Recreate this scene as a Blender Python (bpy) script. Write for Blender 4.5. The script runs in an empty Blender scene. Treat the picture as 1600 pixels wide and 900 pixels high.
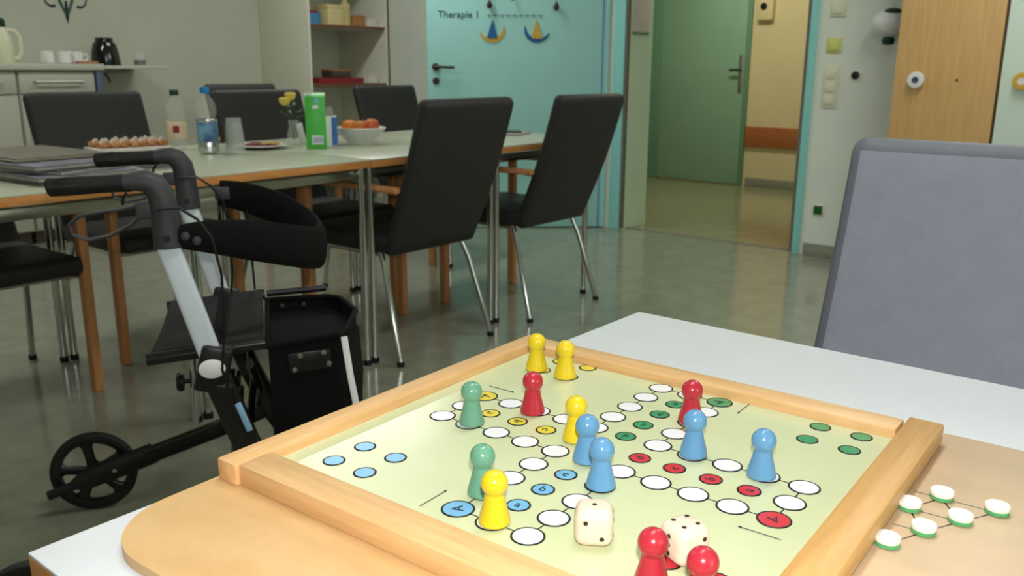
import bpy, bmesh, math, random
from mathutils import Vector, Matrix
random.seed(7)
R = math.radians
scene = bpy.context.scene
COL = scene.collection

# ------------------------------------------------------------------ camera
# World axes follow the room: +X runs towards the doorway wall, +Y towards the
# wall with the sideboard.  The camera stands at the origin, 1.07 m high.
TH, PITCH, ROLL, HC, FPX = R(51.0), R(14.08), 0.006, 1.07, 1370.0
def cam_axes():
    ct, st = math.cos(TH), math.sin(TH)
    rot = lambda v: Vector((ct*v[0] + st*v[1], -st*v[0] + ct*v[1], v[2]))
    cp, sp = math.cos(PITCH), math.sin(PITCH)
    r, f, u = Vector((1, 0, 0)), Vector((0, cp, -sp)), Vector((0, sp, cp))
    cr, sr = math.cos(ROLL), math.sin(ROLL)
    return rot(cr*r + sr*u), rot(cr*u - sr*r), rot(f)
cr_, cu_, cf_ = cam_axes()
cam_d = bpy.data.cameras.new('camera')
cam_d.sensor_width = 36.0
cam_d.lens = 36.0 * FPX / 1600.0
cam_d.clip_start = 0.02
cam_d.dof.use_dof = True
cam_d.dof.focus_distance = 0.82
cam_d.dof.aperture_fstop = 13.0
cam = bpy.data.objects.new('camera', cam_d)
COL.objects.link(cam)
cam.matrix_world = Matrix(((cr_.x, cu_.x, -cf_.x, 0), (cr_.y, cu_.y, -cf_.y, 0), (cr_.z, cu_.z, -cf_.z, HC), (0, 0, 0, 1)))
scene.camera = cam

# ------------------------------------------------------------------ light
world = bpy.data.worlds.new('world')
scene.world = world
world.use_nodes = True
world.node_tree.nodes['Background'].inputs[0].default_value = (0.8, 0.9, 1.0, 1)
world.node_tree.nodes['Background'].inputs[1].default_value = 0.05

def area(name, loc, size, power, color, rot=(0, 0, 0), spread=180):
    d = bpy.data.lights.new(name, 'AREA')
    d.shape = 'RECTANGLE'; d.size, d.size_y = size
    d.energy = power; d.color = color; d.spread = R(spread)
    o = bpy.data.objects.new(name, d); o.location = loc; o.rotation_euler = rot
    COL.objects.link(o)
    return o
# ceiling luminaires of the room and of the corridor
for lx, ly in ((1.0, 0.6), (1.0, 4.1), (3.6, 0.6), (3.6, 4.1)):
    area('ceiling_lamp', (lx, ly, 2.70), (1.25, 0.3), 22.0, (0.985, 1.0, 0.95))
area('corridor_lamp', (6.6, 3.2, 2.70), (0.3, 1.3), 28.0, (1.0, 0.97, 0.82))
# added cool fill light to brighten the foreground, right of the photographer
area('foreground_fill', (0.6, -2.36, 1.55), (1.7, 1.3), 42.0, (0.90, 0.96, 1.0), (R(-90), 0, 0))
# the camera's own flash, just above the lens
fl = bpy.data.lights.new('camera_flash', 'SPOT')
fl.energy = 23.5; fl.shadow_soft_size = 0.014; fl.color = (1.0, 0.985, 0.97)
fl.spot_size = R(100); fl.spot_blend = 0.6
flo = bpy.data.objects.new('camera_flash', fl)
flo.matrix_world = cam.matrix_world.copy()
flo.location = Vector((0, 0, HC)) + cu_*0.075 + cr_*0.01
COL.objects.link(flo)

scene.view_settings.view_transform = 'Standard'
scene.view_settings.look = 'None'
scene.view_settings.gamma = 1.0
scene.view_settings.use_curve_mapping = False
scene.view_settings.exposure = 0.0

# ------------------------------------------------------------------ materials
def lin(c):
    return tuple(((x/255.0)/12.92 if x/255.0 <= 0.04045 else ((x/255.0+0.055)/1.055)**2.4) for x in c) + (1.0,)
MATS = {}
def mat(name, col, rough=0.5, metal=0.0, coat=0.0, var=0.0, vscale=20.0, bump=0.0, bscale=200.0,
        trans=0.0, ior=1.45, alpha=1.0, stretch=None, col2=None, spec=0.5):
    if name in MATS: return MATS[name]
    m = bpy.data.materials.new(name); m.use_nodes = True
    nt = m.node_tree; b = nt.nodes['Principled BSDF']
    b.inputs['Base Color'].default_value = lin(col)
    b.inputs['Roughness'].default_value = rough
    b.inputs['Metallic'].default_value = metal
    b.inputs['Coat Weight'].default_value = coat
    b.inputs['Coat Roughness'].default_value = 0.12
    b.inputs['Transmission Weight'].default_value = trans
    b.inputs['IOR'].default_value = ior
    b.inputs['Alpha'].default_value = alpha
    b.inputs['Specular IOR Level'].default_value = spec
    if var > 0 or bump > 0:
        tc = nt.nodes.new('ShaderNodeTexCoord')
        mp = nt.nodes.new('ShaderNodeMapping')
        nt.links.new(tc.outputs['Object'], mp.inputs['Vector'])
        if stretch: mp.inputs['Scale'].default_value = stretch
    if var > 0:
        n = nt.nodes.new('ShaderNodeTexNoise')
        n.inputs['Scale'].default_value = vscale; n.inputs['Detail'].default_value = 5
        n.inputs['Roughness'].default_value = 0.6
        nt.links.new(mp.outputs['Vector'], n.inputs['Vector'])
        rp = nt.nodes.new('ShaderNodeValToRGB')
        a = lin(col)
        if col2: c2 = lin(col2)
        else: c2 = tuple(x*(1-var) for x in a[:3]) + (1,)
        rp.color_ramp.elements[0].position = 0.33; rp.color_ramp.elements[1].position = 0.67
        rp.color_ramp.elements[0].color = c2
        rp.color_ramp.elements[1].color = tuple(min(1, x*(1+var*0.4)) for x in a[:3]) + (1,)
        nt.links.new(n.outputs['Fac'], rp.inputs['Fac'])
        nt.links.new(rp.outputs['Color'], b.inputs['Base Color'])
    if bump > 0:
        n2 = nt.nodes.new('ShaderNodeTexNoise'); n2.inputs['Scale'].default_value = bscale
        n2.inputs['Detail'].default_value = 3
        nt.links.new(mp.outputs['Vector'], n2.inputs['Vector'])
        bp_ = nt.nodes.new('ShaderNodeBump'); bp_.inputs['Strength'].default_value = bump
        bp_.inputs['Distance'].default_value = 0.002
        nt.links.new(n2.outputs['Fac'], bp_.inputs['Height'])
        nt.links.new(bp_.outputs['Normal'], b.inputs['Normal'])
    MATS[name] = m
    return m
M = {}
M['floor'] = mat('floor_linoleum', (146, 148, 130), 0.15, var=0.16, vscale=9, col2=(134, 136, 118), coat=0.25)
M['floor2'] = mat('corridor_linoleum', (152, 148, 112), 0.15, var=0.14, vscale=9, col2=(140, 136, 102), coat=0.25)
M['wall'] = mat('wall_paint', (196, 197, 180), 0.75, var=0.05, vscale=2.5, bump=0.15, bscale=300)
M['wallr'] = mat('wall_paint_cool', (228, 233, 222), 0.75, var=0.04, vscale=2.5, bump=0.15, bscale=300)
M['beige'] = mat('corridor_paint', (226, 210, 160), 0.7, var=0.05, vscale=2)
M['jamb'] = mat('jamb_paint', (214, 238, 208), 0.55, var=0.04, vscale=4)
M['ceil'] = mat('ceiling_paint', (225, 228, 218), 0.85, var=0.03, vscale=4)
M['stone'] = mat('stone_skirting', (150, 152, 135), 0.35, var=0.15, vscale=40)
M['cyan'] = mat('blue_door_paint', (168, 226, 222), 0.42, var=0.03, vscale=3)
M['cyanframe'] = mat('door_frame_paint', (150, 220, 215), 0.35)
M['gdoor'] = mat('green_door_paint', (142, 180, 150), 0.45, var=0.05, vscale=3)
M['gframe'] = mat('green_frame_paint', (108, 152, 122), 0.45)
M['rail'] = mat('brown_rail_wood', (178, 106, 58), 0.45, var=0.25, vscale=6, stretch=(1, 1, 12))
M['wardwood'] = mat('wardrobe_beech', (222, 178, 118), 0.45, var=0.12, vscale=7, stretch=(8, 8, 0.6))
M['mint'] = mat('wardrobe_mint', (224, 241, 228), 0.45, var=0.03, vscale=3)
M['darkgap'] = mat('shadow_gap_brown', (92, 66, 44), 0.7, var=0.1)
M['shelfwhite'] = mat('shelf_white', (226, 225, 208), 0.5, var=0.03, vscale=4)
M['sealgrey'] = mat('rubber_seal', (112, 112, 102), 0.6, var=0.1)
M['cabwhite'] = mat('cabinet_grey_white', (188, 186, 172), 0.4, var=0.03, vscale=5)
M['counter'] = mat('counter_laminate', (196, 196, 182), 0.35, var=0.05, vscale=30)
M['postblue'] = mat('blue_grey_post', (84, 98, 122), 0.4, var=0.05)
M['chrome'] = mat('chrome', (205, 208, 208), 0.13, metal=1.0)
M['steel'] = mat('brushed_steel', (178, 178, 162), 0.32, metal=1.0, var=0.08, vscale=40)
M['bronze'] = mat('dark_door_metal', (72, 62, 54), 0.35, metal=0.8, var=0.1)
M['tabletop'] = mat('table_laminate', (192, 197, 174), 0.28, var=0.03, vscale=15)
M['tabletop_near'] = mat('white_table_laminate', (230, 233, 238), 0.38, var=0.02, vscale=15)
M['edge'] = mat('beech_edge', (208, 142, 78), 0.45, var=0.18, vscale=14, stretch=(0.6, 0.6, 6))
M['leg'] = mat('beech_leg', (212, 148, 96), 0.45, var=0.2, vscale=10, stretch=(8, 8, 0.7))
M['blackfab'] = mat('black_leatherette', (44, 43, 43), 0.55, var=0.15, vscale=60, bump=0.3, bscale=900)
M['greyfab'] = mat('grey_leatherette', (138, 141, 155), 0.5, var=0.07, vscale=30, bump=0.25, bscale=700)
M['greyedge'] = mat('grey_leatherette_darker', (104, 107, 118), 0.5, var=0.07, vscale=30, bump=0.25, bscale=700)
M['rubber'] = mat('black_rubber', (17, 17, 17), 0.6, var=0.1, vscale=50)
M['blackplas'] = mat('black_plastic', (20, 20, 21), 0.38, var=0.1, vscale=60)
M['greyplas'] = mat('charcoal_plastic', (58, 57, 61), 0.5, var=0.08, vscale=80, bump=0.2, bscale=900)
M['blackpaint'] = mat('black_lacquer', (24, 22, 21), 0.25, var=0.1, coat=0.2)
M['silver'] = mat('silver_lacquer', (214, 223, 232), 0.42, metal=0.1, var=0.03)
M['whiteplas'] = mat('white_plastic', (235, 236, 236), 0.4, var=0.02)
M['reflect'] = mat('reflective_strip', (252, 252, 252), 0.35, var=0.01)
M['nylon'] = mat('black_nylon', (15, 14, 14), 0.85, var=0.2, vscale=90, bump=0.4, bscale=1200, spec=0.2)
M['seatfab'] = mat('black_seat_cloth', (26, 25, 25), 0.7, var=0.6, vscale=14, col2=(14, 13, 13), spec=0.3)
M['sheet'] = mat('game_sheet_print', (208, 213, 174), 0.2, var=0.04, vscale=9, col2=(204, 211, 167))
M['black'] = mat('printed_black', (18, 18, 18), 0.35, var=0.05)
M['spotwhite'] = mat('printed_white', (240, 240, 244), 0.25, var=0.01)
M['spotblue'] = mat('printed_blue', (120, 182, 222), 0.25, var=0.02)
M['spotyellow'] = mat('printed_yellow', (228, 208, 70), 0.25, var=0.02)
M['spotgreen'] = mat('printed_green', (66, 152, 104), 0.25, var=0.02)
M['spotred'] = mat('printed_red', (206, 58, 66), 0.25, var=0.02)
M['framewood'] = mat('maple_frame', (226, 182, 128), 0.42, var=0.16, vscale=9, stretch=(1.2, 14, 14), col2=(214, 166, 110))
M['framewood2'] = mat('maple_frame_crosswise', (226, 184, 130), 0.42, var=0.16, vscale=9, stretch=(14, 1.2, 14), col2=(216, 170, 114))
M['darkbar'] = mat('oiled_frame_bar', (212, 166, 102), 0.4, var=0.2, vscale=7, stretch=(0.8, 14, 14), col2=(198, 148, 86))
M['plate'] = mat('golden_plywood', (214, 176, 124), 0.4, var=0.06, vscale=10, stretch=(3, 1.5, 3), col2=(206, 166, 112))
M['birch'] = mat('birch_plywood', (214, 186, 152), 0.45, var=0.07, vscale=8, stretch=(4, 1.2, 4))
M['pawnyellow'] = mat('lacquer_yellow', (228, 200, 40), 0.24, coat=0.0, var=0.02)
M['pawnred'] = mat('lacquer_red', (182, 46, 60), 0.24, coat=0.0, var=0.02)
M['pawnblue'] = mat('lacquer_blue', (100, 152, 194), 0.24, coat=0.0, var=0.02)
M['pawngreen'] = mat('lacquer_green', (106, 160, 134), 0.24, coat=0.0, var=0.02)
M['diewood'] = mat('pale_dice_wood', (236, 212, 190), 0.4, var=0.08, vscale=60, stretch=(1, 1, 5))
M['pip'] = mat('dice_pip', (40, 24, 18), 0.5, var=0.05)
M['tokwhite'] = mat('token_white', (240, 236, 228), 0.35, var=0.02)
M['tokgreen'] = mat('token_green', (84, 172, 110), 0.4, var=0.03)
M['glass'] = mat('clear_glass', (236, 240, 236), 0.03, alpha=0.12, spec=1.0)
M['pet'] = mat('clear_bottle_plastic', (228, 234, 226), 0.04, alpha=0.18, spec=1.0)
M['labelblue'] = mat('blue_bottle_label', (120, 168, 196), 0.3, var=0.45, vscale=22, col2=(48, 72, 120))
M['labelorange'] = mat('pale_bottle_label', (228, 206, 174), 0.4, var=0.1, vscale=30)
M['foil'] = mat('silver_foil', (215, 220, 225), 0.2, metal=0.9, var=0.2, vscale=30)
M['capblue'] = mat('cap_blue', (38, 130, 200), 0.4, var=0.03)
M['capgreen'] = mat('cap_dark_green', (22, 62, 48), 0.4, var=0.05)
M['ctngreen'] = mat('carton_green', (62, 176, 62), 0.35, var=0.12, vscale=25, col2=(86, 194, 84))
M['ctnblue'] = mat('carton_blue', (52, 110, 190), 0.4, var=0.05)
M['porcelain'] = mat('white_porcelain', (236, 236, 232), 0.2, var=0.01)
M['cream'] = mat('cream_plastic', (222, 222, 190), 0.35, var=0.03)
M['gloss'] = mat('gloss_black', (10, 10, 10), 0.12, var=0.05, coat=0.5)
M['drink'] = mat('dark_red_drink', (60, 12, 14), 0.2, var=0.05)
M['rose'] = mat('yellow_petals', (232, 204, 100), 0.6, var=0.15, vscale=60)
M['leaf'] = mat('leaf_green', (52, 84, 40), 0.6, var=0.25, vscale=30)
M['pastry'] = mat('pastry_brown', (206, 150, 92), 0.6, var=0.35, vscale=40, col2=(150, 82, 40))
M['cello'] = mat('tray_paper', (226, 220, 212), 0.3, var=0.1, vscale=40)
M['orange'] = mat('orange_peel', (226, 128, 40), 0.4, var=0.1, bump=0.3, bscale=400)
M['apple'] = mat('apple_red', (186, 62, 44), 0.3, var=0.35, vscale=10, col2=(206, 140, 60))
M['banana'] = mat('olive_fruit', (96, 98, 48), 0.45, var=0.2)
M['jam'] = mat('dark_red_food', (116, 44, 30), 0.5, var=0.3, vscale=50)
M['yolk'] = mat('yellow_food', (214, 176, 84), 0.5, var=0.2, vscale=40)
M['paper1'] = mat('newspaper_grey', (158, 156, 150), 0.7, var=0.18, vscale=25)
M['paper2'] = mat('magazine_dark', (52, 50, 54), 0.5, var=0.3, vscale=12)
M['paper3'] = mat('magazine_violet', (128, 126, 142), 0.5, var=0.3, vscale=12)
M['paper4'] = mat('brown_folder', (120, 114, 98), 0.6, var=0.1, vscale=10)
M['boxred'] = mat('red_box_print', (150, 40, 48), 0.5, var=0.15, vscale=12)
M['boxblue'] = mat('blue_box_print', (72, 140, 190), 0.5, var=0.15, vscale=12)
M['boxcream'] = mat('cream_box_print', (222, 202, 148), 0.55, var=0.1, vscale=12)
M['boxbrown'] = mat('brown_box_print', (176, 124, 78), 0.55, var=0.15, vscale=12)
M['boxdark'] = mat('dark_box_print', (84, 76, 66), 0.55, var=0.2, vscale=12)
M['shelfwood'] = mat('shelf_edge_brown', (120, 84, 62), 0.5, var=0.15, vscale=10)
M['switch'] = mat('switch_cream', (228, 228, 200), 0.35, var=0.02)
M['switchy'] = mat('switch_yellow', (216, 220, 130), 0.35, var=0.02)
M['socketgreen'] = mat('socket_green', (22, 92, 40), 0.35, var=0.05)
M['decoblue'] = mat('paper_blue', (38, 104, 164), 0.6, var=0.05)
M['decoyellow'] = mat('paper_yellow', (224, 178, 62), 0.6, var=0.08)
M['decodark'] = mat('dark_pendant', (62, 44, 34), 0.5, var=0.1)
M['stickg'] = mat('sticker_green', (46, 96, 66), 0.6, var=0.1)
M['stickd'] = mat('sticker_dark', (30, 44, 56), 0.6, var=0.1)
M['skyblue'] = mat('blue_sticker', (150, 190, 226), 0.35, var=0.05)
M['lavender'] = mat('barcode_violet', (120, 120, 190), 0.5, var=0.05)

# ------------------------------------------------------------------ mesh helpers
class MB:
    """Collects shapes into one bmesh; self.m is the current material slot."""
    def __init__(s): s.bm = bmesh.new(); s.m = 0
    def face(s, vs):
        try: f = s.bm.faces.new(vs)
        except ValueError: return
        f.material_index = s.m; f.smooth = True
    def merge(s, tb):
        mp = {v: s.bm.verts.new(v.co) for v in tb.verts}
        for f in tb.faces: s.face([mp[v] for v in f.verts])
        tb.free(); return s
    def box(s, c, d, bevel=0.0, seg=2, rot=None, taper=None):
        tb = bmesh.new()
        vs = []
        for z in (-.5, .5):
            k = taper if (taper and z > 0) else 1.0
            for x, y in ((-.5, -.5), (.5, -.5), (.5, .5), (-.5, .5)):
                vs.append(tb.verts.new((x*d[0]*k, y*d[1]*k, z*d[2])))
        for q in ((0, 3, 2, 1), (4, 5, 6, 7), (0, 1, 5, 4), (1, 2, 6, 5), (2, 3, 7, 6), (3, 0, 4, 7)):
            tb.faces.new([vs[i] for i in q])
        if bevel > 0:
            bmesh.ops.bevel(tb, geom=tb.edges[:] , offset=bevel, segments=seg, affect='EDGES', profile=0.5)
        mt = Matrix.Translation(Vector(c))
        if rot is not None: mt = mt @ rot.to_4x4()
        bmesh.ops.transform(tb, matrix=mt, verts=tb.verts)
        return s.merge(tb)
    def span(s, a, b, bevel=0.0, seg=2):
        return s.box([(a[i]+b[i])/2 for i in range(3)], [abs(b[i]-a[i]) for i in range(3)], bevel, seg)
    def prism(s, poly, z0, z1, bevel=0.0, seg=2):
        tb = bmesh.new()
        lo = [tb.verts.new((x, y, z0)) for x, y in poly]; hi = [tb.verts.new((x, y, z1)) for x, y in poly]
        n = len(poly)
        tb.faces.new(lo[::-1]); tb.faces.new(hi)
        for i in range(n): tb.faces.new((lo[i], lo[(i+1) % n], hi[(i+1) % n], hi[i]))
        if bevel > 0:
            ed = [e for e in tb.edges if abs(e.verts[0].co.z - e.verts[1].co.z) < 1e-9]
            bmesh.ops.bevel(tb, geom=ed, offset=bevel, segments=seg, affect='EDGES', profile=0.5)
        return s.merge(tb)
    def tube(s, pts, r, seg=12, closed=False, caps=True, up=None, sq=1.0):
        """Sweep a round (r) or oval (r=(a,b), a along the side of `up`) section."""
        P = [Vector(p) for p in pts]; n = len(P)
        rr = r if isinstance(r, list) else [r]*n
        rings = []; side = None
        for i in range(n):
            if closed: t = (P[(i+1) % n] - P[i-1]).normalized()
            elif i == 0: t = (P[1]-P[0]).normalized()
            elif i == n-1: t = (P[-1]-P[-2]).normalized()
            else: t = ((P[i+1]-P[i]).normalized() + (P[i]-P[i-1]).normalized()).normalized()
            if up is not None: sd = t.cross(Vector(up)).normalized()
            elif side is None:
                a = Vector((0, 0, 1)) if abs(t.z) < 0.9 else Vector((1, 0, 0))
                sd = t.cross(a).normalized()
            else: sd = (side - t*side.dot(t)).normalized()
            side = sd; nn = sd.cross(t).normalized()
            ra, rb = rr[i] if isinstance(rr[i], tuple) else (rr[i], rr[i])
            k = 1.0
            if 0 < i < n-1 and not closed:
                c = (P[i+1]-P[i]).normalized().dot((P[i]-P[i-1]).normalized())
                k = 1.0/max(0.7, math.sqrt(max(0.01, (1+c)/2)))
            ring = []
            for j in range(seg):
                a = 2*math.pi*j/seg
                ca, sa = math.cos(a), math.sin(a)
                ca = math.copysign(abs(ca)**sq, ca); sa = math.copysign(abs(sa)**sq, sa)
                ring.append(s.bm.verts.new(P[i] + sd*(ca*ra) + nn*(sa*rb)))
            rings.append(ring)
        m = n if closed else n-1
        for i in range(m):
            A, B = rings[i], rings[(i+1) % n]
            for j in range(seg): s.face((A[j], B[j], B[(j+1) % seg], A[(j+1) % seg]))
        if caps and not closed:
            s.face(rings[0]); s.face(rings[-1][::-1])
        return s
    def cyl(s, a, b, r, seg=16): return s.tube([a, b], r, seg)
    def lathe(s, prof, c=(0, 0, 0), seg=24, axis=None, mats=None):
        """prof: (radius, height) pairs, revolved about z (or `axis`) through c."""
        c = Vector(c)
        rot = Vector((0, 0, 1)).rotation_difference(Vector(axis).normalized()).to_matrix() if axis is not None else Matrix.Identity(3)
        rings = []
        for r, z in prof:
            if r < 1e-6: rings.append([s.bm.verts.new(c + rot @ Vector((0, 0, z)))])
            else: rings.append([s.bm.verts.new(c + rot @ Vector((r*math.cos(2*math.pi*j/seg), r*math.sin(2*math.pi*j/seg), z))) for j in range(seg)])
        for i in range(len(prof)-1):
            if mats: s.m = mats[i]
            A, B = rings[i], rings[i+1]
            for j in range(seg):
                k = (j+1) % seg
                if len(A) == 1 and len(B) == 1: continue
                if len(A) == 1: s.face((A[0], B[k], B[j]))
                elif len(B) == 1: s.face((A[j], A[k], B[0]))
                else: s.face((A[j], A[k], B[k], B[j]))
        return s
    def ball(s, c, r, seg=20, rings=12, sc=(1, 1, 1)):
        tb = bmesh.new()
        bmesh.ops.create_uvsphere(tb, u_segments=seg, v_segments=rings, radius=r)
        bmesh.ops.transform(tb, matrix=Matrix.Translation(Vector(c)) @ Matrix.Diagonal((sc[0], sc[1], sc[2], 1)), verts=tb.verts)
        return s.merge(tb)
    def loft(s, sections):
        rings = [[s.bm.verts.new(p) for p in sec] for sec in sections]
        n = len(rings[0])
        for A, B in zip(rings, rings[1:]):
            for j in range(n): s.face((A[j], A[(j+1) % n], B[(j+1) % n], B[j]))
        s.face(rings[0][::-1]); s.face(rings[-1])
        return s
    def done(s, name, mats, parent=None, loc=None, rot=None, sharp=38):
        bmesh.ops.recalc_face_normals(s.bm, faces=s.bm.faces[:])
        me = bpy.data.meshes.new(name); s.bm.to_mesh(me); s.bm.free()
        for m in (mats if isinstance(mats, (list, tuple)) else [mats]): me.materials.append(M[m] if isinstance(m, str) else m)
        me.set_sharp_from_angle(angle=R(sharp))
        return link(name, me, parent, loc, rot)
def link(name, me, parent=None, loc=None, rot=None):
    o = bpy.data.objects.new(name, me); COL.objects.link(o)
    if parent is not None: o.parent = parent
    if loc is not None: o.location = loc
    if rot is not None: o.rotation_euler = rot
    return o
def tag(o, label, cat, group=None, kind=None):
    o['label'] = label
    if cat: o['category'] = cat
    if group: o['group'] = group
    if kind: o['kind'] = kind
    return o
def thing(name, label, cat, loc=(0, 0, 0), rz=0.0, group=None):
    o = bpy.data.objects.new(name, None); o.empty_display_size = 0.05
    COL.objects.link(o); o.location = loc; o.rotation_euler = (0, 0, rz)
    return tag(o, label, cat, group)
def copy_tree(o, parent=None):
    c = o.copy(); COL.objects.link(c)
    if parent is not None: c.parent = parent
    for ch in [x for x in bpy.data.objects if x.parent == o]: copy_tree(ch, c)
    return c
def copy_thing(o, label, loc, rz):
    c = copy_tree(o); c['label'] = label; c.location = loc; c.rotation_euler = (0, 0, rz)
    return c
def struct(name, mb, m, label, cat, parent=None):
    o = mb.done(name, m, parent)
    return tag(o, label, cat, kind='structure')
def rrect(w, h, r, n=4):
    pts = []
    for cx, cy, a0 in ((w/2-r, h/2-r, 0), (-w/2+r, h/2-r, 90), (-w/2+r, -h/2+r, 180), (w/2-r, -h/2+r, 270)):
        for k in range(n+1):
            a = R(a0 + 90*k/n); pts.append((cx + r*math.cos(a), cy + r*math.sin(a)))
    return pts
def text_mesh(s, size, depth):
    cu = bpy.data.curves.new('lettering', 'FONT'); cu.body = s; cu.size = size; cu.extrude = depth
    cu.align_x = 'CENTER'; cu.align_y = 'CENTER'; cu.resolution_u = 3
    o = bpy.data.objects.new('lettering', cu); COL.objects.link(o)
    dg = bpy.context.evaluated_depsgraph_get()
    me = bpy.data.meshes.new_from_object(o.evaluated_get(dg))
    bpy.data.objects.remove(o); bpy.data.curves.remove(cu)
    return me

# ------------------------------------------------------------------ the room
XW, YW, ZC = 5.08, 6.0, 2.75          # doorway wall, sideboard wall, ceiling
X0, Y0 = -1.6, -2.4                   # the two walls behind the camera
XC = 7.85                             # far wall of the corridor
struct('floor', MB().span((X0-.2, Y0-.2, -.1), (XW+.06, 7.8, 0)), 'floor', 'polished grey green floor of the room', 'floor')
struct('floor_corridor', MB().span((XW+.10, Y0-.2, -.1), (XC+.2, 7.8, 0)), 'floor2', 'polished olive floor of the corridor beyond the doorway', 'floor')
struct('trim_5', MB().span((XW+.06, Y0-.2, -.1), (XW+.10, 7.8, .002)), 'sealgrey', 'dark threshold strip across the doorway floor', 'threshold')
struct('ceiling', MB().span((X0-.2, Y0-.2, ZC), (XC+.2, 7.8, ZC+.1)), 'ceil', 'plain white ceiling above the room', 'ceiling')
struct('wall_left', MB().span((X0-.2, YW, 0), (XW, YW+.15, ZC)), 'wall', 'long pale grey wall behind the sideboard', 'wall')
struct('wall_rear', MB().span((X0-.2, Y0-.2, 0), (X0, YW+.15, ZC)), 'wall', 'pale wall behind the photographer', 'wall')
struct('wall_right', MB().span((X0, Y0-.2, 0), (XC+.2, Y0, ZC)), 'wall', 'pale side wall beyond the white table', 'wall')
w = MB(); w.span((XW, Y0, 0), (XW+.30, 1.95, ZC)); w.span((XW, 3.17, 0), (XW+.30, YW+.15, ZC)); w.span((XW, 1.95, 2.12), (XW+.30, 3.17, ZC))
struct('wall_back', w, 'wallr', 'pale wall with the open doorway and light switches', 'wall')
struct('wall_corridor', MB().span((XC, Y0, 0), (XC+.15, 7.8, ZC)), 'beige', 'beige wall on the far side of the corridor', 'wall')
struct('wall_corridor_end', MB().span((XW+.3, 7.6, 0), (XC, 7.8, ZC)), 'beige', 'beige end wall of the corridor', 'wall')
# unseen window added around the foreground fill (behind the camera's right shoulder)
wn = thing('added_window_1', 'white framed window added out of the picture around the fill light', 'window', (.6, Y0, 1.55)); wn['kind'] = 'structure'
for a, b in (((-.95, 0, -.75), (-.87, .035, .75)), ((.87, 0, -.75), (.95, .035, .75)), ((-.87, 0, -.75), (.87, .035, -.67)), ((-.87, 0, .67), (.87, .035, .75))): MB().span(a, b, .004).done('window_frame', 'cabwhite', wn)
MB().span((-.87, .006, -.67), (.87, .012, .67)).done('pane', 'glass', wn)
# skirting
struct('baseboard_back', MB().span((XW-.012, Y0, 0), (XW, 1.88, .075), .003), 'stone', 'grey stone skirting under the light switches', 'baseboard')
struct('baseboard_left', MB().span((X0, YW-.012, 0), (4.2, YW, .075), .003), 'stone', 'grey stone skirting behind the sideboard', 'baseboard')
struct('baseboard_corridor', MB().span((XC-.012, Y0, 0), (XC, 3.52, .08), .003), 'stone', 'grey stone skirting below the brown corridor rail', 'baseboard')
# doorway lining: frame on the room side, green reveal on the left
f = MB()
f.span((XW-.014, 1.904, 0), (XW, 1.948, 2.19), .003); f.span((XW-.014, 3.17, 0), (XW, 3.255, 2.19), .003); f.span((XW-.014, 1.885, 2.12), (XW, 3.255, 2.19), .003)
struct('trim_1', f, 'cyanframe', 'light blue door frame round the doorway', 'door frame')
j = MB(); j.span((XW-.002, 3.155, 0), (XW+.315, 3.17, 2.12))
struct('trim_2', j, 'jamb', 'pale green lining on the left side of the doorway', 'door frame')
g = MB(); g.span((XW-.010, 3.150, .01), (XW+.02, 3.172, 2.12)); g.span((XW-.012, 1.946, .01), (XW+.30, 1.966, 2.12))
struct('trim_3', g, 'sealgrey', 'dark rubber seal along the doorway frame', 'door seal')
nt_ = tag(MB().box((0, 0, 0), (.20, .006, .46), .002).done('notice', 'cello', None, (XW+.15, 3.151, 1.535)), 'pale notice with a dark lower edge on the green doorway lining', 'notice')
MB().span((-.10, -.005, -.245), (.10, .003, -.228)).done('notice_holder', 'gframe', nt_)

# blue door leaf, standing open into the room
HX, HY, LA = 5.062, 3.292, R(131)
dl = thing('door_1', 'light blue room door standing open, with lettering and paper boats', 'door', (HX, HY, 0), LA); dl['kind'] = 'structure'
# local +x runs along the leaf away from the hinge, +y is the side facing the room
MB().span((0.0, -.045, .008), (1.195, 0, 2.10), .003).done('door_leaf', 'cyan', dl)
MB().span((0.0, .0005, .01), (.022, .006, 2.09)).done('door_edge_strip', 'cyanframe', dl)
MB().span((.034, .0005, .01), (.042, .004, 2.09)).done('door_edge_line', 'lavender', dl)
h = MB(); h.cyl((1.14, .0, 1.075), (1.14, .012, 1.075), .024, 20).cyl((1.14, .01, 1.075), (1.14, .05, 1.075), .009, 12).tube([(1.145, .05, 1.075), (1.10, .052, 1.075), (1.015, .05, 1.072)], .0095, 10)
h.done('handle', 'bronze', dl)
h = MB(); h.cyl((1.14, 0, .985), (1.14, .008, .985), .022, 20); h.box((1.14, .010, .983), (.010, .006, .03), .002)
h.done('keyhole', 'bronze', dl)
tm = text_mesh('Therapie 1', .062, .0008); tm.materials.append(M['stickd'])
t = link('lettering', tm, dl, (.985, .0015, 1.405), (R(90), 0, R(180)))
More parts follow.
